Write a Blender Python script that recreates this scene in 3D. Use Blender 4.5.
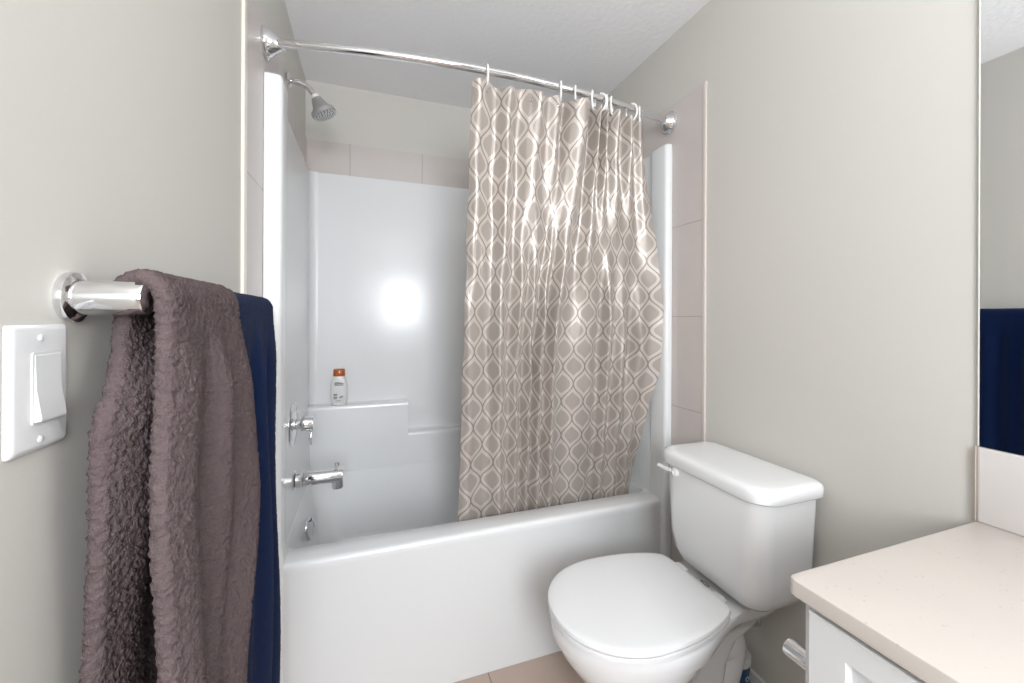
import bpy, bmesh, math, random
from mathutils import Vector, Matrix, noise
random.seed(7)
C = bpy.context.scene
COL = C.collection
for o in list(bpy.data.objects):
    bpy.data.objects.remove(o)

# ------------------------------------------------------------------ camera
FPX, YAW, V0, ROLL = 407.18, 0.3377, 317.0, 0.004
cam = bpy.data.cameras.new('camera')
cam.sensor_fit = 'HORIZONTAL'; cam.sensor_width = 36.0
cam.lens = FPX / 1024 * 36.0
cam.shift_y = -(341.5 - V0) / 1024
cam.clip_start = 0.02
camo = bpy.data.objects.new('camera', cam); COL.objects.link(camo)
camo.location = (0.3032, 0.0, 1.2608)
camo.rotation_euler = (Matrix.Rotation(-YAW, 3, 'Z') @ Matrix.Rotation(math.pi / 2, 3, 'X') @ Matrix.Rotation(ROLL, 3, 'Z')).to_euler()
C.camera = camo

# ------------------------------------------------------------------ exposure, world, lights
C.view_settings.view_transform = 'Standard'
C.view_settings.look = 'None'
C.view_settings.exposure = 0.2
C.view_settings.gamma = 1.0
C.view_settings.use_curve_mapping = False
w = bpy.data.worlds.new('world'); C.world = w; w.use_nodes = True
w.node_tree.nodes['Background'].inputs[0].default_value = (1, .98, .95, 1)
w.node_tree.nodes['Background'].inputs[1].default_value = 0.35


def area(name, loc, target, sx, sy, watts, col=(1, 1, 1), spread=180):
    l = bpy.data.lights.new(name, 'AREA'); l.shape = 'RECTANGLE'; l.size = sx; l.size_y = sy
    l.energy = watts; l.color = col; l.spread = math.radians(spread)
    o = bpy.data.objects.new(name, l); COL.objects.link(o); o.location = loc
    o.rotation_euler = (Vector(target) - Vector(loc)).to_track_quat('-Z', 'Y').to_euler()
    return o


def bulb(name, loc, r, watts, col=(1, 1, 1)):
    l = bpy.data.lights.new(name, 'POINT'); l.shadow_soft_size = r; l.energy = watts; l.color = col
    o = bpy.data.objects.new(name, l); COL.objects.link(o); o.location = loc
    return o


E_DOOR, E_CEIL, E_VAN, E_HALL = 31.0, 7.5, 1.5, 36.0
DAY = (.955, .995, 1.05)
area('doorway_daylight', (0.38, -1.10, 1.58), (0.38, 2.0, 1.50), 0.66, 0.86, E_DOOR, DAY)
area('bounced_flash_light', (0.45, -0.40, 1.85), (0.50, -0.30, 2.44), 0.12, 0.12, E_CEIL, DAY, 150)
for yv_ in (-.40, -.12, .16): bulb('vanity_lamp_light', (1.36, yv_, 2.14), 0.045, E_VAN, DAY)
area('hall_window_daylight', (0.36, -4.2, 1.60), (0.60, 2.0, 1.40), 1.15, 1.3, E_HALL, DAY)

# ------------------------------------------------------------------ materials
def nt(name):
    m = bpy.data.materials.new(name); m.use_nodes = True
    return m, m.node_tree, m.node_tree.nodes['Principled BSDF']


def srgb(r, g, b):
    f = lambda c: (c / 255 / 12.92) if c <= 10 else ((c / 255 + .055) / 1.055) ** 2.4
    return (f(r), f(g), f(b), 1)


def mat(name, col, rough=.5, metal=0.0, coat=0.0, bump=None, sheen=0.0, spec=.5):
    m, t, p = nt(name)
    p.inputs['Base Color'].default_value = col
    p.inputs['Roughness'].default_value = rough
    p.inputs['Metallic'].default_value = metal
    p.inputs['Coat Weight'].default_value = coat
    p.inputs['Coat Roughness'].default_value = .12
    p.inputs['Sheen Weight'].default_value = sheen
    p.inputs['Specular IOR Level'].default_value = spec
    if bump:
        sc, st, dist = bump
        tc = t.nodes.new('ShaderNodeTexCoord'); n = t.nodes.new('ShaderNodeTexNoise')
        n.inputs['Scale'].default_value = sc; n.inputs['Detail'].default_value = 4
        b = t.nodes.new('ShaderNodeBump'); b.inputs['Strength'].default_value = st; b.inputs['Distance'].default_value = dist
        t.links.new(tc.outputs['Object'], n.inputs['Vector']); t.links.new(n.outputs['Fac'], b.inputs['Height'])
        t.links.new(b.outputs['Normal'], p.inputs['Normal'])
    return m


def tile_mat(name, c1, c2, grout, size, offs, plane, rough=.35, gw=.004, zmax=1.80):
    """square tiles of the given size laid in the named plane, grout lines through the point offs"""
    m, t, p = nt(name)
    tc = t.nodes.new('ShaderNodeTexCoord'); sep = t.nodes.new('ShaderNodeSeparateXYZ')
    t.links.new(tc.outputs['Object'], sep.inputs[0])

    def mth(op, a, b=None):
        n = t.nodes.new('ShaderNodeMath'); n.operation = op
        for i, v in enumerate((a, b)):
            if v is None: continue
            if isinstance(v, (int, float)): n.inputs[i].default_value = v
            else: t.links.new(v, n.inputs[i])
        return n.outputs[0]
    ds, ids = [], []
    for k, ax in enumerate(plane):
        src = sep.outputs[ax] if ax != 2 else mth('MINIMUM', sep.outputs[ax], zmax)
        u = mth('DIVIDE', mth('SUBTRACT', src, offs[k]), size[k])
        f = mth('FRACT', u); ids.append(mth('FLOOR', u))
        e = mth('MULTIPLY', mth('MINIMUM', f, mth('SUBTRACT', 1.0, f)), size[k])
        ds.append(e)
    d = mth('MINIMUM', ds[0], ds[1])
    isg = mth('LESS_THAN', d, gw / 2)
    wn = t.nodes.new('ShaderNodeTexWhiteNoise'); wn.noise_dimensions = '2D'
    cmb = t.nodes.new('ShaderNodeCombineXYZ'); t.links.new(ids[0], cmb.inputs[0]); t.links.new(ids[1], cmb.inputs[1])
    t.links.new(cmb.outputs[0], wn.inputs['Vector'])
    ns = t.nodes.new('ShaderNodeTexNoise'); ns.inputs['Scale'].default_value = 9; ns.inputs['Detail'].default_value = 5
    t.links.new(tc.outputs['Object'], ns.inputs['Vector'])
    fac = mth('ADD', mth('MULTIPLY', wn.outputs['Value'], .35), mth('MULTIPLY', ns.outputs['Fac'], .65))
    mx = t.nodes.new('ShaderNodeMix'); mx.data_type = 'RGBA'
    t.links.new(fac, mx.inputs[0]); mx.inputs[6].default_value = c1; mx.inputs[7].default_value = c2
    m2 = t.nodes.new('ShaderNodeMix'); m2.data_type = 'RGBA'
    t.links.new(isg, m2.inputs[0]); t.links.new(mx.outputs[2], m2.inputs[6]); m2.inputs[7].default_value = grout
    t.links.new(m2.outputs[2], p.inputs['Base Color'])
    p.inputs['Roughness'].default_value = rough
    b = t.nodes.new('ShaderNodeBump'); b.inputs['Strength'].default_value = .5; b.inputs['Distance'].default_value = .0015
    t.links.new(mth('MINIMUM', mth('DIVIDE', d, gw), 1.0), b.inputs['Height']); t.links.new(b.outputs['Normal'], p.inputs['Normal'])
    return m


M = {}
M['paint'] = mat('greige_wall_paint', srgb(205, 202, 195), .55, bump=(260, .12, .001))
M['ceiling'] = mat('white_ceiling_texture', srgb(245, 245, 246), .9, bump=(45, .5, .004))
M['gel'] = mat('white_fibreglass_gelcoat', srgb(227, 228, 228), .26, coat=.15)
M['china'] = mat('white_china', srgb(232, 232, 232), .09, coat=.5)
M['seatplastic'] = mat('white_seat_plastic', srgb(233, 233, 233), .22)
M['plastic'] = mat('white_switch_plastic', srgb(214, 214, 214), .3)
M['ring'] = mat('white_ring_plastic', srgb(236, 234, 230), .3)
M['chrome'] = mat('chrome', (.78, .78, .79, 1), .07, 1.0)
M['satin'] = mat('satin_grey_metal', (.50, .50, .50, 1), .3, .7)
M['dark'] = mat('dark_grey', srgb(60, 60, 60), .5)
M['trim'] = mat('white_trim_paint', srgb(228, 226, 222), .35)
M['edge'] = mat('ivory_tile_edge_strip', srgb(236, 228, 214), .3)
M['cab'] = mat('white_cabinet_lacquer', srgb(224, 225, 226), .32)
M['mirror'] = mat('mirror_silver', (.86, .87, .87, 1), .0, 1.0)
M['mirroredge'] = mat('mirror_edge', srgb(226, 228, 222), .15)
M['splash'] = tile_mat('backsplash_tile', srgb(224, 219, 216), srgb(215, 209, 206), srgb(190, 180, 170), (.36, .40), (.472 + .0, .70), (1, 2), .3)
M['walltile'] = {}
tc1, tc2, tg = srgb(207, 199, 195), srgb(196, 188, 184), srgb(178, 169, 163)
M['walltile']['x'] = tile_mat('wall_tile_side', tc1, tc2, tg, (.365, .3655), (1.207 - .365, .5345 - .3655), (1, 2))
M['walltile']['y'] = tile_mat('wall_tile_back', tc1, tc2, tg, (.365, .3655), (.208 - .365, .5345 - .3655), (0, 2))
M['floortile'] = tile_mat('beige_floor_tile', srgb(196, 176, 162), srgb(184, 164, 150), srgb(140, 118, 103), (.33, .66), (.706, 1.46), (0, 1), .35)
M['navy'] = mat('navy_towel', srgb(7, 28, 66), .95, bump=(700, 1.0, .003), sheen=.06, spec=.1)
M['amber'] = mat('amber_cap', srgb(172, 88, 30), .25)
M['bottle'] = mat('white_bottle', srgb(226, 225, 222), .3)
M['print'] = mat('grey_print', srgb(120, 120, 120), .6)
M['clearlabel'] = mat('pale_label', srgb(212, 212, 211), .4)
M['blue'] = mat('blue_label', srgb(22, 64, 104), .4)
M['pale'] = mat('pale_lettering', srgb(196, 214, 226), .5)


def counter_mat():
    m, t, p = nt('speckled_cream_quartz')
    tc = t.nodes.new('ShaderNodeTexCoord')
    v = t.nodes.new('ShaderNodeTexVoronoi'); v.inputs['Scale'].default_value = 75; v.inputs['Randomness'].default_value = 1
    n = t.nodes.new('ShaderNodeTexNoise'); n.inputs['Scale'].default_value = 30; n.inputs['Detail'].default_value = 5
    n2 = t.nodes.new('ShaderNodeTexNoise'); n2.inputs['Scale'].default_value = 9; n2.inputs['Detail'].default_value = 3
    for x in (v, n, n2): t.links.new(tc.outputs['Object'], x.inputs['Vector'])
    r = t.nodes.new('ShaderNodeValToRGB'); r.color_ramp.elements[0].position = .10; r.color_ramp.elements[0].color = (1, 1, 1, 1)
    r.color_ramp.elements[1].position = .17; r.color_ramp.elements[1].color = (0, 0, 0, 1)
    t.links.new(v.outputs['Distance'], r.inputs[0])
    r2 = t.nodes.new('ShaderNodeValToRGB'); r2.color_ramp.elements[0].position = .45; r2.color_ramp.elements[1].position = .56
    t.links.new(n.outputs['Fac'], r2.inputs[0])
    mu = t.nodes.new('ShaderNodeMath'); mu.operation = 'MULTIPLY'
    t.links.new(r.outputs[0], mu.inputs[0]); t.links.new(r2.outputs[0], mu.inputs[1])
    mu2 = t.nodes.new('ShaderNodeMath'); mu2.operation = 'MULTIPLY'; mu2.inputs[1].default_value = .6
    t.links.new(mu.outputs[0], mu2.inputs[0])
    mx0 = t.nodes.new('ShaderNodeMix'); mx0.data_type = 'RGBA'
    mx0.inputs[6].default_value = srgb(207, 199, 190); mx0.inputs[7].default_value = srgb(201, 192, 185)
    t.links.new(n2.outputs['Fac'], mx0.inputs[0])
    mx = t.nodes.new('ShaderNodeMix'); mx.data_type = 'RGBA'
    t.links.new(mu2.outputs[0], mx.inputs[0]); t.links.new(mx0.outputs[2], mx.inputs[6]); mx.inputs[7].default_value = srgb(178, 164, 150)
    t.links.new(mx.outputs[2], p.inputs['Base Color']); p.inputs['Roughness'].default_value = .28
    return m


M['quartz'] = counter_mat()


def towel_mat():
    m, t, p = nt('mauve_brown_towel_pile')
    tc = t.nodes.new('ShaderNodeTexCoord')
    n = t.nodes.new('ShaderNodeTexNoise'); n.inputs['Scale'].default_value = 420; n.inputs['Detail'].default_value = 3
    n2 = t.nodes.new('ShaderNodeTexNoise'); n2.inputs['Scale'].default_value = 60; n2.inputs['Detail'].default_value = 3
    t.links.new(tc.outputs['Object'], n.inputs['Vector']); t.links.new(tc.outputs['Object'], n2.inputs['Vector'])
    mx = t.nodes.new('ShaderNodeMix'); mx.data_type = 'RGBA'; t.links.new(n2.outputs['Fac'], mx.inputs[0])
    mx.inputs[6].default_value = srgb(89, 77, 80); mx.inputs[7].default_value = srgb(105, 92, 90)
    t.links.new(mx.outputs[2], p.inputs['Base Color'])
    p.inputs['Roughness'].default_value = 1; p.inputs['Specular IOR Level'].default_value = .05
    b = t.nodes.new('ShaderNodeBump'); b.inputs['Strength'].default_value = .9; b.inputs['Distance'].default_value = .003
    t.links.new(n.outputs['Fac'], b.inputs['Height']); t.links.new(b.outputs['Normal'], p.inputs['Normal'])
    return m


M['towel'] = towel_mat()


def curtain_mat():
    """taupe satin woven with interlocking ogees: a pale band with a dark edge round each, a darker lozenge in the middle"""
    m, t, p = nt('taupe_ogee_satin')
    P, V = .084, .142

    def mth(op, a, b=None, c=None):
        n = t.nodes.new('ShaderNodeMath'); n.operation = op
        for i, v in enumerate((a, b, c)):
            if v is None: continue
            if isinstance(v, (int, float)): n.inputs[i].default_value = v
            else: t.links.new(v, n.inputs[i])
        return n.outputs[0]
    uv = t.nodes.new('ShaderNodeUVMap'); uv.uv_map = 'UVMap'
    sep = t.nodes.new('ShaderNodeSeparateXYZ'); t.links.new(uv.outputs[0], sep.inputs[0])
    U = mth('DIVIDE', sep.outputs[0], P); Vv = mth('DIVIDE', sep.outputs[1], V)
    cs = mth('COSINE', mth('MULTIPLY', Vv, 2 * math.pi))

    def frac_dist(x):     # distance to the nearest whole number
        return mth('ABSOLUTE', mth('SUBTRACT', mth('FRACT', mth('ADD', x, .5)), .5))
    # pointed ogees in two staggered rows fill the cloth: half-width .25 (1 + cos) of the repeat
    def ogee(du, dv):
        a = mth('ABSOLUTE', mth('SUBTRACT', mth('FRACT', mth('ADD', mth('ADD', U, du), .5)), .5))
        b = mth('ABSOLUTE', mth('SUBTRACT', mth('FRACT', mth('ADD', mth('ADD', Vv, dv), .5)), .5))
        h = mth('MULTIPLY', mth('ADD', mth('COSINE', mth('MULTIPLY', b, 2 * math.pi)), 1.0), .25)
        bi = mth('MINIMUM', mth('MULTIPLY', b, 1.22), .5)
        hi = mth('SUBTRACT', mth('MULTIPLY', mth('ADD', mth('COSINE', mth('MULTIPLY', bi, 2 * math.pi)), 1.0), .235), .125)
        inside = mth('LESS_THAN', a, mth('SUBTRACT', h, .036))
        return inside, mth('LESS_THAN', a, hi)
    i1, l1 = ogee(0.0, 0.0); i2, l2 = ogee(.5, .5)
    lz = mth('MAXIMUM', l1, l2)
    band = mth('SUBTRACT', mth('MAXIMUM', i1, i2), lz)
    line = mth('SUBTRACT', 1.0, mth('MAXIMUM', i1, i2))

    def mix(fac, a, b):
        n = t.nodes.new('ShaderNodeMix'); n.data_type = 'RGBA'; t.links.new(fac, n.inputs[0])
        for i, v in ((6, a), (7, b)):
            if isinstance(v, tuple): n.inputs[i].default_value = v
            else: t.links.new(v, n.inputs[i])
        return n.outputs[2]
    col = mix(lz, srgb(210, 201, 193), srgb(178, 168, 160))
    col = mix(line, col, srgb(156, 146, 138))
    t.links.new(col, p.inputs['Base Color'])
    rough = mth('ADD', mth('MULTIPLY', lz, .04), .34)
    t.links.new(rough, p.inputs['Roughness'])
    t.links.new(mth('SUBTRACT', .36, mth('MULTIPLY', lz, .08)), p.inputs['Metallic'])
    p.inputs['Sheen Weight'].default_value = .15
    tr = t.nodes.new('ShaderNodeBsdfTranslucent'); t.links.new(col, tr.inputs[0])
    ms = t.nodes.new('ShaderNodeMixShader'); ms.inputs[0].default_value = .22
    out = t.nodes['Material Output']
    t.links.new(p.outputs[0], ms.inputs[1]); t.links.new(tr.outputs[0], ms.inputs[2]); t.links.new(ms.outputs[0], out.inputs[0])
    return m


M['curtain'] = curtain_mat()

# ------------------------------------------------------------------ mesh helpers
def obj(name, bm, m, parent=None, smooth=35):
    me = bpy.data.meshes.new(name)
    bmesh.ops.recalc_face_normals(bm, faces=bm.faces)
    bm.to_mesh(me); bm.free()
    me.materials.append(m)
    if smooth:
        for p in me.polygons: p.use_smooth = True
        try: me.set_sharp_from_angle(angle=math.radians(smooth))
        except Exception: pass
    o = bpy.data.objects.new(name, me); COL.objects.link(o)
    if parent: o.parent = parent; o.matrix_parent_inverse = parent.matrix_world.inverted() if False else Matrix.Translation(-Vector(parent.location))
    return o


def tag(o, label=None, cat=None, group=None, kind=None):
    if label: o['label'] = label
    if cat: o['category'] = cat
    if group: o['group'] = group
    if kind: o['kind'] = kind
    return o


def thing(name, label, cat, loc=(0, 0, 0), group=None):
    o = bpy.data.objects.new(name, None); COL.objects.link(o); o.location = loc
    o.empty_display_size = .05
    return tag(o, label, cat, group)


def struct(name, bm, m, smooth=35):
    return tag(obj(name, bm, m, None, smooth), kind='structure')


def box(bm, lo, hi, bev=0.0, seg=2):
    lo, hi = Vector(lo), Vector(hi)
    r = bmesh.ops.create_cube(bm, size=1)
    vs = r['verts']
    for v in vs:
        v.co = Vector(((lo[i] + hi[i]) / 2 + v.co[i] * (hi[i] - lo[i])) for i in range(3))
    if bev:
        es = set(e for v in vs for e in v.link_edges)
        bmesh.ops.bevel(bm, geom=list(es), offset=bev, segments=seg, profile=.5, affect='EDGES')
    return bm


def boxbm(lo, hi, bev=0.0, seg=2):
    return box(bmesh.new(), lo, hi, bev, seg)


def loft(bm, rings, cap0=True, cap1=True, closed=True):
    vr = [[bm.verts.new(p) for p in r] for r in rings]
    n = len(rings[0])
    for a, b in zip(vr, vr[1:]):
        for i in range(n if closed else n - 1):
            j = (i + 1) % n
            bm.faces.new((a[i], a[j], b[j], b[i]))
    if cap0: bm.faces.new(list(reversed(vr[0])))
    if cap1: bm.faces.new(vr[-1])
    return vr


def rrect(x0, x1, y0, y1, r, z, seg=6):
    """rounded rectangle, counter-clockwise; r one radius or four (x1y1, x0y1, x0y0, x1y0)"""
    rs = r if isinstance(r, (tuple, list)) else (r,) * 4
    pts = []
    for (cx, cy, a0, rr) in ((x1, y1, 0, rs[0]), (x0, y1, 90, rs[1]), (x0, y0, 180, rs[2]), (x1, y0, 270, rs[3])):
        sx = -1 if cx == x1 else 1; sy = -1 if cy == y1 else 1
        ox, oy = cx + sx * rr, cy + sy * rr
        for k in range(seg + 1):
            a = math.radians(a0 + 90 * k / seg)
            pts.append(Vector((ox + rr * math.cos(a), oy + rr * math.sin(a), z)))
    return pts


def frame_from(d):
    d = Vector(d).normalized()
    up = Vector((0, 0, 1)) if abs(d.z) < .95 else Vector((0, 1, 0))
    a = d.cross(up).normalized(); b = a.cross(d).normalized()
    return a, b, d


def lathe(bm, prof, origin, axis, n=32, cap0=True, cap1=True):
    """prof: (radius, distance along axis)"""
    a, b, d = frame_from(axis); o = Vector(origin)
    rings = []
    for r, h in prof:
        rings.append([o + d * h + (a * math.cos(2 * math.pi * k / n) + b * math.sin(2 * math.pi * k / n)) * max(r, 1e-5) for k in range(n)])
    loft(bm, rings, cap0, cap1)
    return bm


def tube(bm, pts, rad, n=14, cap=True):
    pts = [Vector(p) for p in pts]
    rads = rad if isinstance(rad, (list, tuple)) else [rad] * len(pts)
    prev = None; rings = []
    for i, p in enumerate(pts):
        d = (pts[min(i + 1, len(pts) - 1)] - pts[max(i - 1, 0)]).normalized()
        if prev is None: a, b, _ = frame_from(d)
        else:
            a = (prev - d * prev.dot(d)).normalized(); b = d.cross(a).normalized()
        prev = a
        rings.append([p + (a * math.cos(2 * math.pi * k / n) + b * math.sin(2 * math.pi * k / n)) * rads[i] for k in range(n)])
    loft(bm, rings, cap, cap)
    return bm


def catmull(P, n):
    """n samples through control tuples P"""
    out = []
    m = len(P) - 1
    for k in range(n):
        x = k / (n - 1) * m; i = min(int(x), m - 1); t = x - i
        p0, p1, p2, p3 = P[max(i - 1, 0)], P[i], P[i + 1], P[min(i + 2, m)]
        out.append(tuple(.5 * (2 * b + (c - a) * t + (2 * a - 5 * b + 4 * c - d) * t * t + (3 * b - a - 3 * c + d) * t ** 3)
                         for a, b, c, d in zip(p0, p1, p2, p3)))
    return out


def lerp(a, b, t): return a + (b - a) * t
def smooth01(t): t = max(0, min(1, t)); return t * t * (3 - 2 * t)


# ------------------------------------------------------------------ the setting
W, YT, YB, CE, YF = 1.4927, 1.3827, 2.259, 2.44, -0.95
ZT, ZR, ZTILE = 1.9795, .509, 2.146
struct('floor', boxbm((-.12, -4.6, -.1), (W + .12, YB + .12, 0)), M['floortile'])
struct('ceiling', boxbm((-.12, -4.6, CE), (W + .12, YB + .12, CE + .1)), M['ceiling'])
struct('wall_left', boxbm((-.12, YF, 0), (0, YB + .12, CE)), M['paint'])
struct('wall_right', boxbm((W, YF, 0), (W + .12, YB + .12, CE)), M['paint'])
struct('wall_back', boxbm((0, YB, 0), (W, YB + .12, CE)), M['paint'])
bm = bmesh.new()   # the wall behind the camera, with its doorway
box(bm, (.93, YF - .11, 0), (W, YF, CE)); box(bm, (0, YF - .11, 2.04), (.93, YF, CE)); box(bm, (-.12, YF - .11, 0), (.03, YF, CE))
struct('wall_front', bm, M['paint'])
struct('wall_hall', boxbm((W, -4.6, 0), (W + .12, YF - .11, CE)), M['paint'])
# tile laid on the three walls round the tub unit
TT = .006
bm = bmesh.new()
box(bm, (0, 1.2085, 0.0), (TT, YT + .012, ZTILE)); box(bm, (0, YT + .012, ZT - .02), (TT, YB, ZTILE))
struct('wall_left_tile', bm, M['walltile']['x'])
bm = bmesh.new()
box(bm, (W - TT, 1.2095, 0.0), (W, YT + .012, ZTILE)); box(bm, (W - TT, YT + .012, ZT - .02), (W, YB, ZTILE))
struct('wall_right_tile', bm, M['walltile']['x'])
struct('wall_back_tile', boxbm((TT, YB - TT, ZT - .02), (W - TT, YB, ZTILE)), M['walltile']['y'])
struct('trim_1', boxbm((0, 1.180, 0), (.008, 1.2085, ZTILE), .0025), M['edge'])
struct('trim_2', boxbm((W - .008, 1.194, 0), (W, 1.2095, ZTILE), .0025), mat('beige_tile_edge_strip', srgb(212, 203, 195), .4))
struct('baseboard_right', boxbm((W - .014, .464, 0), (W, 1.197, .112), .003), M['trim'])
struct('baseboard_left', boxbm((0, YF, 0), (.014, 1.197, .112), .003), M['trim'])

# ------------------------------------------------------------------ tub and shower unit
CY = 1.472          # back edge of the front columns
unit = thing('tub_shower_unit', 'white one-piece fibreglass bathtub with moulded shower walls filling the alcove', 'bathtub', (W / 2, YT, 0))
TL, TR = .0558, .0378
# tub: apron, rim and basin
bm = bmesh.new()
ox0, ox1, oy0, oy1 = .008, W - .008, YT + .001, YB - .008
def rr2(x0, x1, y0, y1, r, z): return rrect(x0, x1, y0, y1, r, z, 8)
rings = [rr2(ox0, ox1, oy0 + .004, oy1, .004, 0.001), rr2(ox0, ox1, oy0 + .004, oy1, .004, .06), rr2(ox0, ox1, oy0 + .004, oy1, .004, ZR - .045),
         rr2(ox0, ox1, oy0 + .001, oy1, .004, ZR - .03),
         rr2(ox0, ox1, oy0, oy1, .004, ZR - .014), rr2(ox0, ox1, oy0 + .003, oy1, .006, ZR - .005), rr2(ox0, ox1, oy0 + .009, oy1, .008, ZR - .0012),
         rr2(ox0 + .002, ox1 - .002, oy0 + .018, oy1, .01, ZR),
         rr2(.040, W - .040, 1.474, 2.174, .05, ZR), rr2(.043, W - .043, 1.480, 2.173, .05, ZR - .004), rr2(.046, W - .046, 1.484, 2.172, .05, ZR - .014),
         rr2(.070, W - .075, 1.50, 2.160, .08, ZR - .16), rr2(.10, W - .13, 1.515, 2.14, .10, .19), rr2(.135, W - .19, 1.545, 2.11, .12, .135),
         rr2(.19, W - .26, 1.60, 2.06, .12, .115), rr2(.30, W - .40, 1.70, 1.96, .10, .110)]
loft(bm, rings, True, True)
obj('tub', bm, M['gel'], unit, 40)


def column(left):
    bm = bmesh.new()
    t = TL if left else TR
    ZT = 1.990 if left else 1.984
    x0, x1 = (.0065, t) if left else (W - t, W - .0065)
    # widens a touch at the rim, where it flows into the tub
    rr = (.012, .003, .003, .016) if left else (.003, .012, .016, .003)
    rings = []
    for z, dx, ins in ((.001, .010, 0), (.40, .010, 0), (ZR - .02, .009, 0), (ZR + .012, .006, 0), (ZR + .06, .001, 0), (ZR + .12, 0, 0), (1.2, 0, 0), (ZT - .02, 0, 0), (ZT - .006, -.003, .003), (ZT, -.011, .011)):
        a, b = (x0, x1 + dx) if left else (x0 - dx, x1)
        rings.append(rrect(a, b, (YT - .004 if left else YT - .013) + ins, CY + (.004 if z < ZR else 0) - ins * .3, rr, z, 5))
    loft(bm, rings)
    return bm


for lf in (True, False): obj('front_column', column(lf), M['gel'], unit, 40)
# side walls
for lf in (True, False):
    bm = bmesh.new()
    xi, xo = (.026, .008) if lf else (W - .026, W - .008)
    pts = [(xo, ZR - .01), (xi + (.018 if lf else -.018), ZR - .01), (xi + (.012 if lf else -.012), ZR + .05), (xi + (.003 if lf else -.003), ZR + .3), (xi, 1.3), (xi, ZT - .014), (xi + (-.006 if lf else .006), ZT - .002), (xo, ZT)]
    rings = [[Vector((x, y, z)) for x, z in pts] for y in (CY - .03, 1.7, 2.0, YB - .009)]
    loft(bm, rings)
    obj('side_wall', bm, M['gel'], unit, 40)
# back wall with the two-level ledge; a generous cove at each end
bm = bmesh.new()
YBI, YLE = 2.232, 2.168
prof_hi = [(YBI, ZT), (YBI - .0, ZT - .01)]
def ledge(bm, x0, x1, zt):
    pr = [(YB - .03, ZR - .012), (YLE, ZR - .012), (YLE, zt - .0155), (YLE, zt - .014), (YLE + .003, zt - .005), (YLE + .010, zt), (YBI - .012, zt + .001), (YBI - .002, zt + .004), (YBI + .006, zt + .012), (YB - .03 + .01, zt + .012)]
    loft(bm, [[Vector((x, y, z)) for y, z in pr] for x in (x0, x1)])
box(bm, (.009, YBI, ZR - .01), (W - .009, YB - .007, ZT), .006, 3)
ledge(bm, .024, .497, .820); ledge(bm, .497, W - .024, .660)
obj('back_wall', bm, M['gel'], unit, 30)
for sgn, xc in ((1, .026), (-1, W - .026)):     # coves in the two back corners
    R = .035; pts = [(xc - sgn * .01, YBI + .01), (xc - sgn * .0, YBI - R)]
    for k in range(7):
        a = math.radians(90 * k / 6)
        pts.append((xc + sgn * (R - R * math.cos(a)), YBI - R + R * math.sin(a)))
    pts.append((xc + sgn * R, YBI + .01))
    bm = bmesh.new(); loft(bm, [[Vector((x, y, z)) for x, y in pts] for z in (.825, ZT - .002)])
    obj('corner_cove', bm, M['gel'], unit, 40)
# overflow plate
bm = bmesh.new()
ax = Vector((1, -.30, .12)).normalized()
lathe(bm, [(.036, -.006), (.040, .0), (.041, .018), (.038, .022), (.030, .023), (.028, .021), (.0, .021)], (.0735, 1.75, .434), ax, 36)
ov = obj('overflow_plate', bm, M['chrome'], unit); ov['label'] = 'round chrome overflow plate'
bm = bmesh.new(); box(bm, (.084, 1.738, .4665), (.0965, 1.762, .4735), .002)
sl = obj('slot', bm, M['dark'], ov)

# ------------------------------------------------------------------ shower fittings
PY = 1.757
sh = thing('showerhead', 'chrome shower arm with cone-shaped grey head high on the tiled side wall', 'shower head', (TT, PY, 2.163))
bm = bmesh.new(); lathe(bm, [(.028, 0), (.028, .003), (.022, .009), (.011, .013)], (TT, PY, 2.163), (1, 0, 0), 28)
obj('escutcheon', bm, M['chrome'], sh)
arm = catmull([(TT + .004, PY, 2.163), (.03, PY, 2.163), (.058, PY, 2.160), (.080, PY, 2.147), (.097, PY, 2.126), (.104, PY, 2.117)], 26)
bm = bmesh.new(); tube(bm, arm, .0105, 16); obj('arm', bm, M['chrome'], sh)
hd = Vector((.46, -.0, -.89)).normalized(); ho = Vector((.101, PY, 2.121))
bm = bmesh.new(); lathe(bm, [(.010, -.004), (.0145, -.002), (.0145, .006), (.012, .010)], ho, hd, 24); obj('collar', bm, M['ring'], sh)
bm = bmesh.new(); lathe(bm, [(.013, .008), (.020, .012), (.026, .032), (.033, .050), (.044, .059), (.047, .064), (.047, .075), (.044, .079), (.040, .0775), (.0, .0775)], ho, hd, 40)
hdo = obj('head', bm, M['satin'], sh)
bm = bmesh.new(); a, b, d = frame_from(hd)
for r, n in ((.011, 6), (.022, 11), (.033, 16)):
    for k in range(n):
        an = 2 * math.pi * k / n
        lathe(bm, [(.0022, 0), (.0018, .002), (.0, .0022)], ho + d * .0775 + (a * math.cos(an) + b * math.sin(an)) * r, d, 6)
obj('nozzle', bm, M['dark'], hdo)

va = thing('shower_valve', 'chrome shower valve with round plate and lever above the spout', 'faucet', (.029, 1.75, .845))
bm = bmesh.new(); lathe(bm, [(.085, 0), (.085, .003), (.080, .007), (.035, .010), (.0, .010)], (.027, 1.75, .845), (1, 0, 0), 48); obj('plate', bm, M['chrome'], va)
bm = bmesh.new(); lathe(bm, [(.020, .005), (.020, .032), (.018, .033)], (.029, 1.75, .845), (1, 0, 0), 28); obj('neck', bm, M['chrome'], va)
bm = bmesh.new(); lathe(bm, [(.026, .030), (.028, .032), (.028, .070), (.026, .073), (.0, .073)], (.029, 1.75, .845), (1, 0, 0), 32); hn = obj('handle', bm, M['chrome'], va)
bm = bmesh.new(); tube(bm, [(.090, 1.75, .825), (.0905, 1.75, .79), (.091, 1.75, .765), (.091, 1.75, .762)], [.0055, .0055, .0055, .004], 14); obj('lever', bm, M['chrome'], hn)

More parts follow.
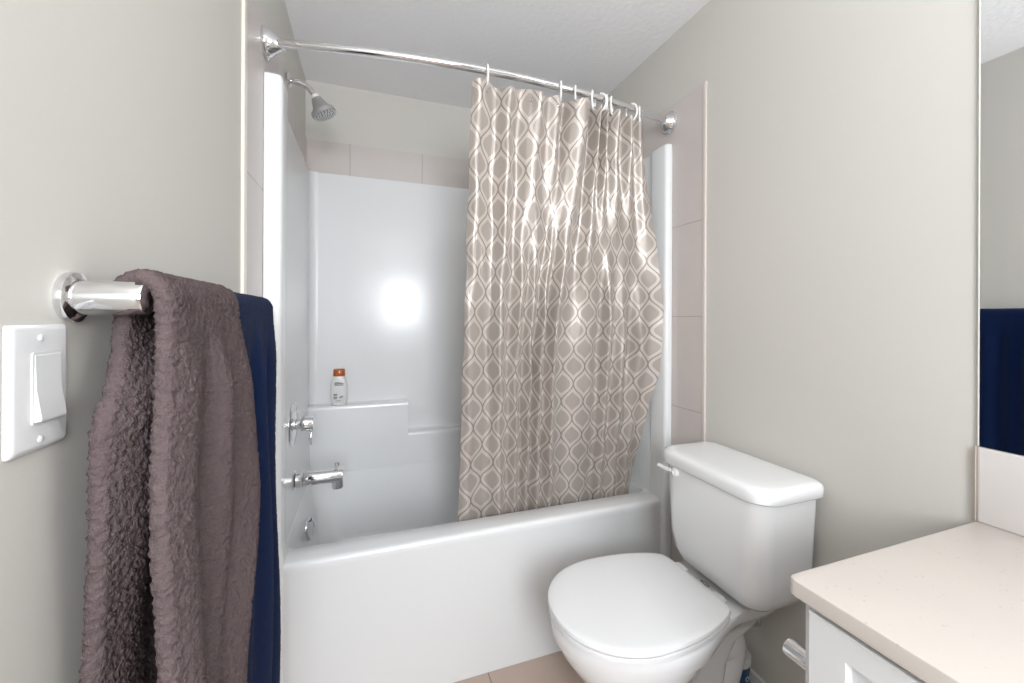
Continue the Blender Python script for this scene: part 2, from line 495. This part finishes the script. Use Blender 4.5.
sp = thing('tub_spout', 'chrome tub spout with diverter knob over the end of the tub', 'faucet', (.028, 1.75, .628))
bm = bmesh.new(); lathe(bm, [(.040, 0), (.040, .004), (.036, .008), (.029, .010)], (.030, 1.75, .628), (1, 0, 0), 36); obj('flange', bm, M['chrome'], sp)
bm = bmesh.new(); lathe(bm, [(.029, .006), (.029, .030), (.0265, .033), (.0265, .1665), (.0245, .1715), (.015, .1735), (.0, .174)], (.036, 1.75, .632), (1, 0, 0), 36)
lathe(bm, [(.021, 0), (.021, .036), (.019, .039), (.015, .039), (.015, .030), (.0, .030)], (.187, 1.75, .622), (.06, 0, -1), 28)
obj('body', bm, M['chrome'], sp)
bm = bmesh.new(); lathe(bm, [(.005, 0), (.005, .014), (.0085, .016), (.0085, .024), (.006, .026), (.0, .026)], (.186, 1.75, .6565), (0, 0, 1), 18); obj('knob', bm, M['chrome'], sp)

# ------------------------------------------------------------------ shampoo bottle on the ledge
bx, by, bz = .164, 2.199, .8215
bo = thing('shampoo_bottle', 'white shampoo bottle with orange cap standing on the tub ledge', 'bottle', (bx, by, bz))
def oval(cx, cy, a, b, z, n=36, p=2.3):
    o = []
    for k in range(n):
        t = 2 * math.pi * k / n; c, s = math.cos(t), math.sin(t)
        o.append(Vector((cx + a * math.copysign(abs(c) ** (2 / p), c), cy + b * math.copysign(abs(s) ** (2 / p), s), z)))
    return o
bm = bmesh.new()
loft(bm, [oval(bx, by, a, b, bz + h) for h, a, b in ((0, .030, .018), (.003, .034, .021), (.02, .037, .023), (.055, .0405, .024), (.085, .0405, .024), (.11, .037, .023), (.128, .0315, .021), (.139, .027, .019), (.143, .022, .018))])
obj('body', bm, M['bottle'], bo)
bm = bmesh.new(); loft(bm, [oval(bx, by, a, b, bz + h, 36, 2.1) for h, a, b in ((.1425, .0265, .019), (.144, .027, .0195), (.174, .0265, .019), (.177, .024, .017), (.178, .012, .009))])
cp = obj('cap', bm, M['amber'], bo); cp['label'] = 'orange-brown flip cap'
bm = bmesh.new()
def bfront(h):   # y of the bottle front on its centre line
    return by - .0238
box(bm, (bx - .026, by - .0248, bz + .014), (bx + .026, by - .0225, bz + .134), .0008)
lb = obj('label', bm, M['clearlabel'], bo)
bm = bmesh.new()
for (x0, x1, h0, h1) in ((-.018, .010, .112, .115), (-.021, .021, .104, .110), (-.019, .021, .098, .102),
                         (-.024, -.007, .053, .058), (-.024, -.008, .047, .051), (-.024, -.007, .038, .043), (-.024, -.009, .032, .036),
                         (.002, .016, .036, .040), (.006, .020, .042, .046), (-.014, .008, .022, .0245)):
    box(bm, (bx + x0, by - .0252, bz + h0), (bx + x1, by - .0246, bz + h1))
obj('lettering', bm, M['print'], lb)

# ------------------------------------------------------------------ curved shower rod, rings and curtain
RZ = 2.073
def rod_y(x):       # bowed towards the room
    s = (x - W / 2) / (W / 2)
    return 1.3866 - .092 * (1 - s * s)
rd = thing('shower_rod', 'curved chrome shower rod spanning the alcove above the tub', 'shower rod', (W / 2, 1.3, RZ))
bm = bmesh.new(); tube(bm, [(x, rod_y(x), RZ) for x in [TT + .02 + (W - 2 * TT - .04) * k / 60 for k in range(61)]], .0128, 18); obj('rod', bm, M['chrome'], rd)
for sx, x in ((1, TT), (-1, W - TT)):
    bm = bmesh.new(); dr = Vector((sx, -.24, 0)).normalized()
    lathe(bm, [(.042, 0), (.044, .003), (.044, .007), (.039, .010), (.038, .014), (.034, .022), (.026, .031), (.019, .040), (.0165, .048), (.0165, .056), (.0135, .057)], (x, rod_y(x) , RZ), (sx, -.06 , 0), 40)
    obj('flange', bm, M['chrome'], rd)

ring_x = [.668, .938, 1.000, 1.075, 1.110, 1.135, 1.162, 1.262, 1.303]
words = ['first', 'second', 'third', 'fourth', 'fifth', 'sixth', 'seventh', 'eighth', 'ninth']
for k, x in enumerate(ring_x):
    bm = bmesh.new()
    yaw = math.radians([8, 20, 30, 38, -34, 22, 40, -30, 35][k]); rr_ = .0225
    pts = []
    t = Vector((math.sin(yaw), math.cos(yaw), 0))
    cpt = Vector((x, rod_y(x), RZ - .0155))
    for i in range(29):
        a = 2 * math.pi * i / 28
        pts.append(cpt + t * (.0225 * math.sin(a)) + Vector((0, 0, 1)) * (.0325 * math.cos(a)))
    tube(bm, pts, .0034, 10)
    o = obj('curtain_ring', bm, M['ring'], None, 60)
    tag(o, 'white plastic curtain ring, %s along the rod from the shower head' % words[k] if k < 8 else 'white plastic curtain ring, last on the rod towards the toilet side', 'curtain ring', 'white rings on the shower rod')

# control columns of the curtain: (x, offset in y) at the top, halfway, and at the tub rim
cur = [(.617, .004, .620, .000, .622, .000), (.640, -.014, .644, -.012, .652, -.012), (.668, .000, .675, .000, .690, .006), (.705, .022, .715, .016, .735, .008),
       (.745, -.018, .752, -.014, .778, -.016), (.785, .020, .790, .014, .815, .010), (.822, .000, .820, -.014, .845, -.016), (.858, -.024, .848, .016, .870, .018),
       (.898, .018, .872, -.020, .892, -.016), (.938, -.002, .895, .022, .912, .020), (.962, .026, .915, -.024, .936, -.018), (.985, -.026, .938, .018, .962, .020),
       (1.030, -.040, .965, -.028, .990, -.018), (1.062, -.004, .995, .006, 1.022, .010), (1.078, .026, 1.040, .014, 1.060, .014), (1.100, -.028, 1.090, .000, 1.105, -.002),
       (1.116, .022, 1.140, -.006, 1.152, .000), (1.134, -.022, 1.182, .020, 1.192, .016), (1.150, .022, 1.215, -.022, 1.222, -.016), (1.185, -.024, 1.250, .016, 1.256, .012),
       (1.216, .022, 1.290, -.018, 1.290, -.014), (1.248, -.022, 1.330, .012, 1.318, .012), (1.276, .018, 1.370, -.022, 1.345, -.010), (1.302, -.012, 1.415, -.026, 1.368, .006), (1.318, .004, 1.472, -.060, 1.380, .002)]
NC, NR = 340, 220
Zt, Zm, Zb0, Zend = 2.036, 1.15, .52, .36
cs = catmull(cur, NC)
bm = bmesh.new(); uvl = bm.loops.layers.uv.new('UVMap')
grid = []
for r in range(NR):
    z = Zt + (Zend - Zt) * r / (NR - 1)
    row = []
    for c_ in cs:
        xt, ot, xm, om, xb, ob = c_
        if z > Zm:
            t = (Zt - z) / (Zt - Zm); te = t * t * (3 - 2 * t) * .35 + t * .65
            x, off = lerp(xt, xm, te), lerp(ot, om, te)
        else:
            t = (Zm - z) / (Zm - Zb0); te = min(t, 1.1)
            te2 = te if xm < 1.3 else te ** .9
            x, off = lerp(xm, xb, te2), lerp(om, ob, min(te, 1))
        tb = (Zt - z) / (Zt - Zb0)
        lo_ = smooth01((1.75 - z) / .5) * min(1.0, (r > 0) * 1.0)
        off += lo_ * (.007 * noise.noise(Vector((xt * 16, z * 4.5, 3))) + .004 * noise.noise(Vector((xt * 34, z * 9 + xt * 12, 8)))) * (1 if z > .62 else max(.25, (z - .5) / .12))
        x += lo_ * .006 * noise.noise(Vector((xt * 13, z * 6, 21)))
        yb = lerp(rod_y(xt), 1.512, min(tb, 1.0)) + max(0, tb - 1) * .10
        top = smooth01((z - (Zt - .10)) / .10)   # a stiffer hem at the top
        zz = z + top * .010 * math.cos((xt - ring_x[0]) * 48) * (1 if xt < 1.0 else .5)
        x += .0022 * math.sin(z * 23 + xt * 31); off += .0035 * math.sin(z * 11 + xt * 57) * (1 - top)
        row.append(Vector((x, yb + off, zz)))
    grid.append(row)
arc = [0]
for i in range(1, NC):
    arc.append(arc[-1] + sum((grid[r][i] - grid[r][i - 1]).length for r in (5, 40, 80, 120, 160)) / 5)
vv = [[bm.verts.new(p) for p in row] for row in grid]
for r in range(NR - 1):
    for i in range(NC - 1):
        f = bm.faces.new((vv[r][i], vv[r][i + 1], vv[r + 1][i + 1], vv[r + 1][i]))
        for l, (rr_, ii) in zip(f.loops, ((r, i), (r, i + 1), (r + 1, i + 1), (r + 1, i))):
            l[uvl].uv = (arc[ii], (Zt + (Zend - Zt) * rr_ / (NR - 1)))
ct = obj('shower_curtain', bm, M['curtain'], None, 180)
tag(ct, 'taupe satin shower curtain with interlocking ogee pattern, drawn half open', 'shower curtain')
for xg in (.668, .826, .930):   # metal eyelets along the hem
    i = min(range(NC), key=lambda j: abs(grid[0][j].x - xg)); p = grid[3][i]
    nrm = (grid[3][i + 1] - grid[3][i - 1]).cross(Vector((0, 0, 1))).normalized()
    if nrm.y > 0: nrm = -nrm
    p = p - Vector((0, 0, .010)) + nrm * .0008
    a, b, d = frame_from(nrm)
    bm = bmesh.new(); tube(bm, [p + (a * math.cos(k * math.pi / 10) + b * math.sin(k * math.pi / 10)) * .0048 for k in range(21)], .0014, 6)
    obj('eyelet', bm, M['satin'], ct)

# ------------------------------------------------------------------ toilet
TY = .978
to = thing('toilet', 'white two-piece toilet with closed round lid against the right wall', 'toilet', (1.15, TY, 0))


def outline(xf, xc, b, wb, xb, z, xn=None, rb=.03, dy=0):
    """round front of half-width b, waist to half-width wb, square back at xb; going round from the back's low-y corner"""
    half = []
    n = 22
    for k in range(n + 1):       # front half-ellipse: from low y round the tip (only the quarter is stored)
        a = math.pi / 2 * k / n
        half.append((xc - (xc - xf) * math.cos(a), b * math.sin(a)))     # tip -> widest
    xn = xn or lerp(xc, xb, .5)
    m = 14
    for k in range(1, m + 1):    # waist towards the back
        t = k / m; s = smooth01(t) if wb < b else t
        x = lerp(xc, xb - rb, t)
        s = smooth01((x - xc) / max(1e-4, (xn - xc)))
        half.append((x, lerp(b, wb, s)))
    for k in range(1, 6):
        a = math.pi / 2 * k / 5
        half.append((xb - rb + rb * math.sin(a), wb - rb + rb * math.cos(a)))
    pts = [Vector((x, TY + y + dy, z)) for x, y in half]
    pts += [Vector((x, TY - y + dy, z)) for x, y in reversed(half[1:])]
    return pts


bm = bmesh.new()
loft(bm, [outline(.905, 1.06, .105, .098, 1.30, .001, 1.16), outline(.905, 1.06, .105, .098, 1.30, .02, 1.16), outline(.915, 1.06, .098, .085, 1.295, .04, 1.16),
          outline(.925, 1.06, .095, .075, 1.29, .12, 1.16), outline(.910, 1.06, .105, .072, 1.29, .19, 1.17), outline(.868, 1.05, .130, .075, 1.30, .26, 1.19),
          outline(.820, 1.02, .158, .082, 1.33, .325, 1.22), outline(.793, 1.04, .174, .096, 1.38, .365, 1.27), outline(.787, 1.05, .177, .104, 1.40, .390, 1.29),
          outline(.777, 1.05, .186, .110, 1.42, .3935, 1.30), outline(.773, 1.05, .189, .116, 1.445, .410, 1.31), outline(.772, 1.05, .190, .122, 1.455, .432, 1.31),
          outline(.779, 1.05, .184, .123, 1.455, .441, 1.31), outline(.788, 1.05, .176, .119, 1.45, .4445, 1.31)])
# trapway bulging out of the back of the pedestal
tube(bm, catmull([(1.08, TY, .15), (1.15, TY, .20), (1.22, TY, .268), (1.285, TY, .300), (1.330, TY, .272), (1.325, TY, .20), (1.305, TY, .12), (1.285, TY, .05), (1.275, TY, .002)], 40),
     [lerp(.062, .078, smooth01(k / 16)) if k < 16 else lerp(.078, .062, smooth01((k - 16) / 14)) for k in range(40)], 28)
bowl = obj('bowl', bm, M['china'], to, 50)
bm = bmesh.new()
mk = [(1.279 + .0045 * math.cos(a), .982 + .016 * math.sin(a), .4452) for a in [2 * math.pi * k / 24 for k in range(25)]]
tube(bm, mk, .0011, 6); obj('logo_mark', bm, M['dark'], bowl)


def lidring(z, ins, flat=1.238):
    """round closed seat outline, flat at the hinge"""
    pts = []
    xc, a, b = .985, .217 - ins, .192 - ins
    n = 64
    for k in range(n):
        t = 2 * math.pi * k / n
        x = math.cos(t); y = math.sin(t)
        X = xc + (a if x < 0 else .345 - ins) * math.copysign(abs(x) ** (.95), x)
        Y = b * math.copysign(abs(y) ** .95, y)
        kk = .012; X = -kk * math.log(math.exp(-(X - flat + ins) / kk) + 1.0) + flat - ins
        pts.append(Vector((X, TY + Y, z)))
    return pts


bm = bmesh.new(); loft(bm, [lidring(.4450, .010), lidring(.4458, .004), lidring(.448, .0015), lidring(.456, .0015), lidring(.4585, .004), lidring(.459, .012)]); obj('seat', bm, M['seatplastic'], to)
bm = bmesh.new(); loft(bm, [lidring(.4595, .012), lidring(.4625, .011), lidring(.463, .002), lidring(.4645, 0), lidring(.469, 0), lidring(.473, .002), lidring(.4755, .007), lidring(.4767, .018), lidring(.4775, .05), lidring(.4785, .11)])
obj('seat_lid', bm, M['seatplastic'], to)
for s in (-1, 1):
    bm = bmesh.new(); loft(bm, [rrect(1.225, 1.262, TY + s * .075 - .022, TY + s * .075 + .022, .008, z_) for z_ in (.444, .462)] + [rrect(1.229, 1.258, TY + s * .075 - .018, TY + s * .075 + .018, .008, .466)])
    obj('hinge', bm, M['seatplastic'], to)

TX0, TX1, KY = 1.245, 1.468, .954
bm = bmesh.new()
def tk(ix, iy, z, r): return rrect(TX0 + ix, TX1 - ix * .3, KY - .188 + iy, KY + .188 - iy, (r * .5, r, r, r * .5), z, 8)
loft(bm, [tk(.090, .100, .4455, .05), tk(.062, .070, .450, .055), tk(.040, .048, .460, .055), tk(.024, .030, .479, .055), tk(.014, .018, .508, .055), tk(.007, .010, .56, .055), tk(.004, .006, .66, .055), tk(.000, .0, .777, .055)])
obj('tank', bm, M['china'], to, 50)
bm = bmesh.new()
def tl(i, z): return rrect(TX0 - .012 + i, TX1 + .008 - i, KY - .205 + i, KY + .205 - i, (.035, .065, .065, .035), z, 8)
loft(bm, [tl(.018, .7772), tl(.004, .7785), tl(.0, .783), tl(.0, .805), tl(.003, .814), tl(.010, .8185), tl(.020, .8205), tl(.05, .8215)])
obj('tank_lid', bm, M['china'], to, 50)
bm = bmesh.new()
lathe(bm, [(.012, 0), (.014, .002), (.014, .010), (.011, .013), (.0, .014)], (1.249, 1.071, .760), (-1, 0, 0), 24)
tube(bm, [(1.238, 1.071, .760), (1.236, 1.088, .7605), (1.234, 1.113, .761), (1.233, 1.136, .7615), (1.233, 1.140, .7615)], [.008, .0065, .006, .0075, .004], 14)
obj('flush_handle', bm, M['china'], to)

# shut-off valve on the wall behind the toilet
sv = thing('shutoff_valve', 'small dark grey shut-off valve on the wall behind the toilet', 'valve', (W, .990, .285))
bm = bmesh.new(); lathe(bm, [(.026, 0), (.026, .003), (.012, .010)], (W, .990, .285), (-1, 0, 0), 24); obj('escutcheon', bm, M['chrome'], sv)
bm = bmesh.new(); lathe(bm, [(.009, .006), (.009, .035), (.012, .036), (.012, .056), (.0, .057)], (W, .990, .285), (-1, 0, 0), 18); obj('body', bm, M['dark'], sv)
bm = bmesh.new(); tube(bm, catmull([(W - .045, .990, .293), (W - .045, .990, .34), (W - .06, .99, .40), (W - .10, 1.0, .47), (W - .11, 1.0, .50)], 24), .005, 10); obj('hose', bm, M['dark'], sv)

# cleaner tub behind the toilet
cn = thing('canister', 'white plastic canister with blue label on the floor behind the toilet', 'container', (1.4325, 1.004, 0))
cx_, cy_ = 1.4325, 1.004
bm = bmesh.new(); lathe(bm, [(.036, .001), (.038, .004), (.038, .160), (.036, .163)], (cx_, cy_, 0), (0, 0, 1), 40); obj('body', bm, M['bottle'], cn)
bm = bmesh.new(); lathe(bm, [(.038, .156), (.0415, .157), (.042, .160), (.042, .178), (.040, .182), (.025, .188), (.0, .189)], (cx_, cy_, 0), (0, 0, 1), 40); obj('lid', bm, M['bottle'], cn)
bm = bmesh.new(); lathe(bm, [(.0384, .02), (.0384, .152)], (cx_, cy_, 0), (0, 0, 1), 48, False, False); lbl = obj('label', bm, M['blue'], cn)

def text_on_cyl(txt, size, cx, cy, r, z, ang, parent, name, m):
    cu = bpy.data.curves.new(name, 'FONT'); cu.body = txt; cu.size = size; cu.align_x = 'CENTER'; cu.extrude = .0003
    tmp = bpy.data.objects.new(name, cu); COL.objects.link(tmp)
    dg = bpy.context.evaluated_depsgraph_get(); me = bpy.data.meshes.new_from_object(tmp.evaluated_get(dg))
    bpy.data.objects.remove(tmp)
    for v in me.vertices:
        a = ang + v.co.x / r
        v.co = Vector((cx + (r + .0004 + v.co.z) * math.cos(a), cy + (r + .0004 + v.co.z) * math.sin(a), z + v.co.y))
    me.materials.clear(); me.materials.append(m)
    o = bpy.data.objects.new(name, me); COL.objects.link(o); o.parent = parent.parent
    o.matrix_parent_inverse = Matrix.Translation(-Vector(parent.parent.location))
    o.parent = parent; o.matrix_parent_inverse = parent.matrix_world.inverted()
    return o


bpy.context.view_layer.update()
text_on_cyl('oi', .034, cx_, cy_, .0384, .112, math.radians(-80), lbl, 'lettering', M['pale'])

# ------------------------------------------------------------------ vanity
VY, VX, ZC = .474, .941, .8457
vc = thing('vanity_cabinet', 'white shaker vanity cabinet under the speckled countertop', 'cabinet', (1.2, 0, 0))
bm = bmesh.new()
box(bm, (.970, -.60, .10), (W - .001, .463, ZC - .0285), .0015); box(bm, (1.03, -.60, 0.001), (W - .001, .460, .105))
obj('carcass', bm, M['cab'], vc)


def shaker(y0, y1, z0, z1):
    bm = bmesh.new(); x0, x1, f, d = .951, .9695, .053, .008
    rings = [[(x1, y0, z0), (x1, y1, z0), (x1, y1, z1), (x1, y0, z1)],
             [(x0 + .002, y0, z0), (x0 + .002, y1, z0), (x0 + .002, y1, z1), (x0 + .002, y0, z1)],
             [(x0, y0 + .002, z0 + .002), (x0, y1 - .002, z0 + .002), (x0, y1 - .002, z1 - .002), (x0, y0 + .002, z1 - .002)]]
    for e, xx in ((f, x0), (f + .004, x0 + d)):
        rings.append([(xx, y0 + e, z0 + e), (xx, y1 - e, z0 + e), (xx, y1 - e, z1 - e * .75), (xx, y0 + e, z1 - e * .75)])
    loft(bm, [[Vector(p) for p in r] for r in rings])
    return bm


dr_ = obj('door', shaker(.024, .446, .115, .806), M['cab'], vc, 20)
bm = bmesh.new(); tube(bm, [(.951, .05, .64), (.932, .05, .64), (.929, .05, .635), (.929, .05, .545), (.932, .05, .54), (.951, .05, .54)], .005, 12); obj('handle', bm, M['chrome'], dr_)
dr2 = obj('door', shaker(-.404, .018, .115, .806), M['cab'], vc, 20)
bm = bmesh.new(); tube(bm, [(.951, -.008, .64), (.932, -.008, .64), (.929, -.008, .635), (.929, -.008, .545), (.932, -.008, .54), (.951, -.008, .54)], .005, 12); obj('handle', bm, M['chrome'], dr2)

bm = bmesh.new()
def ctop(i, z): return rrect(VX + i, W - .0005, -.62, VY - i, (.001, .014, .001, .001), z, 8)
loft(bm, [ctop(.003, ZC - .028), ctop(.0, ZC - .025), ctop(.0, ZC - .004), ctop(.0012, ZC - .0012), ctop(.004, ZC)])
ctp = tag(obj('countertop', bm, M['quartz']), 'speckled cream quartz countertop on the white vanity', 'countertop')
bs = tag(obj('backsplash', boxbm((W - .012, -.62, ZC + .0005), (W - .0005, VY - .001, .998), .0015), M['splash']), 'low pale tile backsplash between the countertop and the mirror', 'backsplash')
bm = bmesh.new(); box(bm, (W - .0125, VY - .001, ZC + .0005), (W - .0005, VY + .001, .998), .0008)
o = obj('edge_strip', bm, mat('beige_grout', srgb(196, 178, 164), .6), bs); 
mi = thing('mirror', 'large frameless wall mirror above the vanity backsplash', 'mirror', (W, 0, 1.0))
obj('glass', boxbm((W - .0065, -.62, .9995), (W - .0005, .4705, 2.06)), M['mirror'], mi, 0)
obj('polished_edge', boxbm((W - .0066, .4705, .9995), (W - .0005, .4738, 2.06), .0012), M['mirroredge'], mi)

# toilet paper holder on the cabinet's end panel
ph = thing('paper_holder', 'chrome paper holder post jutting from the side of the vanity cabinet', 'paper holder', (1.14, .463, .56))
hx, hz = 1.143, .566
bm = bmesh.new(); lathe(bm, [(.028, 0), (.028, .004), (.024, .010), (.018, .013)], (hx, .4635, hz), (0, 1, 0), 32); obj('rosette', bm, M['chrome'], ph)
bm = bmesh.new(); lathe(bm, [(.0175, .008), (.0175, .150), (.0165, .155), (.010, .1585), (.0, .159)], (hx, .4635, hz), (0, 1, 0), 36); obj('post', bm, M['chrome'], ph)
bm = bmesh.new(); lathe(bm, [(.008, .0), (.008, .14), (.011, .142), (.011, .150), (.0, .152)], (hx + .010, .4635 + .118, hz), (1, 0, 0), 24); obj('arm', bm, M['chrome'], ph)

# ------------------------------------------------------------------ light switch
sw = thing('light_switch', 'white rocker light switch on the wall below the towel bar', 'light switch', (0, .527, 1.19))
bm = bmesh.new()
def sp_(i, x): return [Vector((x, p.x, p.y)) for p in rrect(.4835 + i, .5575 - i, 1.1315 + i, 1.2515 - i, .003, 0, 4)]
loft(bm, [sp_(0, .0005), sp_(0, .003), sp_(.002, .0052), sp_(.005, .0062)])
obj('plate', bm, M['plastic'], sw)
bm = bmesh.new()
loft(bm, [[Vector((x, p.x, p.y)) for p in rrect(.5065, .5445, 1.157, 1.2255, .002, 0, 3)] for x in (.0055, .0075)])
fr = obj('rocker_frame', bm, M['plastic'], sw)
bm = bmesh.new()
pr = [(.0070, 1.1595), (.0122, 1.1605), (.0128, 1.1630), (.0088, 1.190), (.0080, 1.2225), (.0070, 1.2235)]
loft(bm, [[Vector((x, y, z)) for x, z in pr] for y in (.5090, .5420)]); obj('rocker', bm, M['plastic'], sw, 30)
for z in (1.142, 1.239):
    bm = bmesh.new(); lathe(bm, [(.0032, 0), (.0032, .0012), (.002, .0018), (.0, .0018)], (.006, .518, z), (1, 0, 0), 16); obj('screw', bm, M['plastic'], sw)

# ------------------------------------------------------------------ towel bar
BX, BZ = .052, 1.280
tb_ = thing('towel_bar', 'chrome towel bar with thick round posts on the left wall', 'towel bar', (0, .87, BZ))
for y in (.570, 1.172):
    bm = bmesh.new(); lathe(bm, [(.027, 0), (.0275, .003), (.0265, .007), (.022, .0095), (.0192, .0105)], (0, y, BZ), (1, 0, 0), 48)
    ro = obj('rosette', bm, M['chrome'], tb_)
    bm = bmesh.new(); lathe(bm, [(.0186, .008), (.0186, .066), (.0178, .068), (.012, .070), (.0, .0705)], (0, y, BZ), (1, 0, 0), 48)
    obj('post', bm, M['chrome'], tb_)
bm = bmesh.new(); tube(bm, [(BX, .575, BZ), (BX, .87, BZ), (BX, 1.167, BZ)], .010, 18); obj('bar', bm, M['chrome'], tb_)


# ------------------------------------------------------------------ towels
def towel(name, path, yfun, hthick, res, amp, freq, m, xfold, label, cat, fuzz=None):
    """a folded band of towelling laid over the bar. path: (x, z, side) from the back hem over the bar to the front hem"""
    L = [0]
    for a, b in zip(path, path[1:]): L.append(L[-1] + math.hypot(b[0] - a[0], b[1] - a[1]))
    n = int(L[-1] / res)
    stop = L[11]
    rows = []
    j = 0
    for k in range(n + 1):
        s = L[-1] * k / n
        while j < len(L) - 2 and L[j + 1] < s: j += 1
        t = (s - L[j]) / (L[j + 1] - L[j])
        rows.append((lerp(path[j][0], path[j + 1][0], t), lerp(path[j][1], path[j + 1][1], t), s))
    bm = bmesh.new(); rings = []
    y0, y1 = yfun(False, rows[0][1])
    nc = int(abs(y1 - y0) / res)
    for k, (x, z, s) in enumerate(rows):
        a, b = rows[max(k - 1, 0)], rows[min(k + 1, n)]
        tx, tz = b[0] - a[0], b[1] - a[1]; l = math.hypot(tx, tz) or 1
        nx, nz = tz / l, -tx / l          # points outward: up/away from the bar
        side = s > stop
        nx, nz = -nx, -nz
        y0, y1 = yfun(side, z)
        taper = 1 if 0 < k < n else .3
        loop = []
        for i in range(nc + 1):
            u = i / nc
            loop.append((u, 1))
        for i in range(1, 12):
            an = math.pi * i / 12; loop.append((1, math.cos(an), math.sin(an)))
        for i in range(nc + 1):
            loop.append((1 - i / nc, -1))
        for i in range(1, 12):
            an = math.pi * i / 12; loop.append((0, -math.cos(an), math.sin(an)))
        ring = []
        for e in loop:
            u, h = e[0], e[1]
            yy = lerp(y0, y1, u)
            ht = hthick * taper
            if len(e) == 3: yy += (1 if u == 1 else -1) * ht * e[2]
            fx, fy = xfold(u, side, z)
            p = Vector((x + nx * h * ht + fx, yy + fy, z + nz * h * ht))
            ring.append((p, Vector((nx * h, (0 if len(e) == 2 else (1 if u == 1 else -1) * e[2]), nz * h))))
        out = []
        for p, nrm in ring:
            nrm = nrm.normalized() if nrm.length > 1e-6 else Vector((1, 0, 0))
            q = p * freq
            f1 = noise.voronoi(Vector((q.x, q.y, q.z * .62)))[0]
            d = 1.0 - 1.5 * f1[0] + .35 * noise.noise(q * .45)
            out.append(p + nrm * (amp * d) + Vector((0, amp * .25 * noise.noise(q + Vector((31, 0, 9))), 0)))
        rings.append(out)
    loft(bm, rings)
    o = obj(name, bm, m, None, 180)
    tag(o, label, cat)
    return o


def gauss(u, c, w_): return math.exp(-((u - c) / w_) ** 2)


def arc_path(xb_, zb_, xbt, xft, xf, zf, r, zc):
    p = [(xb_, zb_), (lerp(xb_, xbt, .5), lerp(zb_, zc, .5)), (xbt, zc - .03)]
    xm = (xbt + xft) / 2; rx = (xft - xbt) / 2
    for k in range(0, 17):
        a = math.pi - math.pi * k / 16
        p.append((xm + rx * math.cos(a), zc + r * math.sin(a)))
    for k in range(1, 9):
        t = k / 8; p.append((lerp(xft, xf, 1 - (1 - t) ** 2), lerp(zc, zf, t)))
    return p


def b_y(front, z):
    drop = max(0, 1.28 - z)
    if not front: return (.588 + .018 * smooth01(drop / .025) - .070 * smooth01((drop - .02) / .13) + .012 * smooth01((drop - .2) / .2), .80)
    a = .570 - .053 * smooth01(drop / .30)
    right = .822 + .042 * smooth01(drop / .16) - .110 * smooth01((drop - .28) / .30)
    return (a, right)
def b_f(u, front, z):
    drop = max(0, 1.28 - z); k = smooth01((drop - .01) / .12)
    if not front:
        return (.024 * gauss(u, .16, .22) * smooth01((drop - .03) / .08) * (1 - .75 * smooth01((drop - .22) / .22)) + .003 * math.sin(u * 9) * k, 0)
    f = .018 * gauss(u, .12, .14) - .012 * gauss(u, .40, .06) + .012 * gauss(u, .52, .09) - .010 * gauss(u, .68, .05) + .016 * gauss(u, .90, .13)
    f += .005 * math.sin(u * 7 + z * 9)
    return (f * k + .004 * gauss(u, .05, .1) * (1 - k), 0)
towel('bath_towel', arc_path(.024, .60, .031, .080, .100, .50, .025, 1.279), b_y, .0085, .0019, .0034, 270, M['towel'], b_f,
      'thick fluffy mauve-brown bath towel hanging on the near half of the towel bar', 'towel')


def n_y(front, z):
    drop = max(0, 1.28 - z)
    if not front: return (.862, 1.135)
    return (.862, 1.142 + .014 * smooth01(drop / .12))
def n_f(u, front, z):
    drop = max(0, 1.28 - z); k = smooth01((drop - .01) / .15)
    if not front: return (0, 0)
    f = (.010 * math.sin(u * 13 + .8) + .006 * math.sin(u * 29)) * (1 - gauss(u, 1, .12)) + .004 * math.sin(z * 8 + u * 4)
    f -= .018 * gauss(u, 0, .16)
    return (f * k, 0)
towel('bath_towel', arc_path(.028, .62, .032, .074, .088, .20, .022, 1.279), n_y, .0055, .004, .0014, 300, M['navy'], n_f,
      'navy blue towel hanging on the far end of the towel bar beside the tub', 'towel')
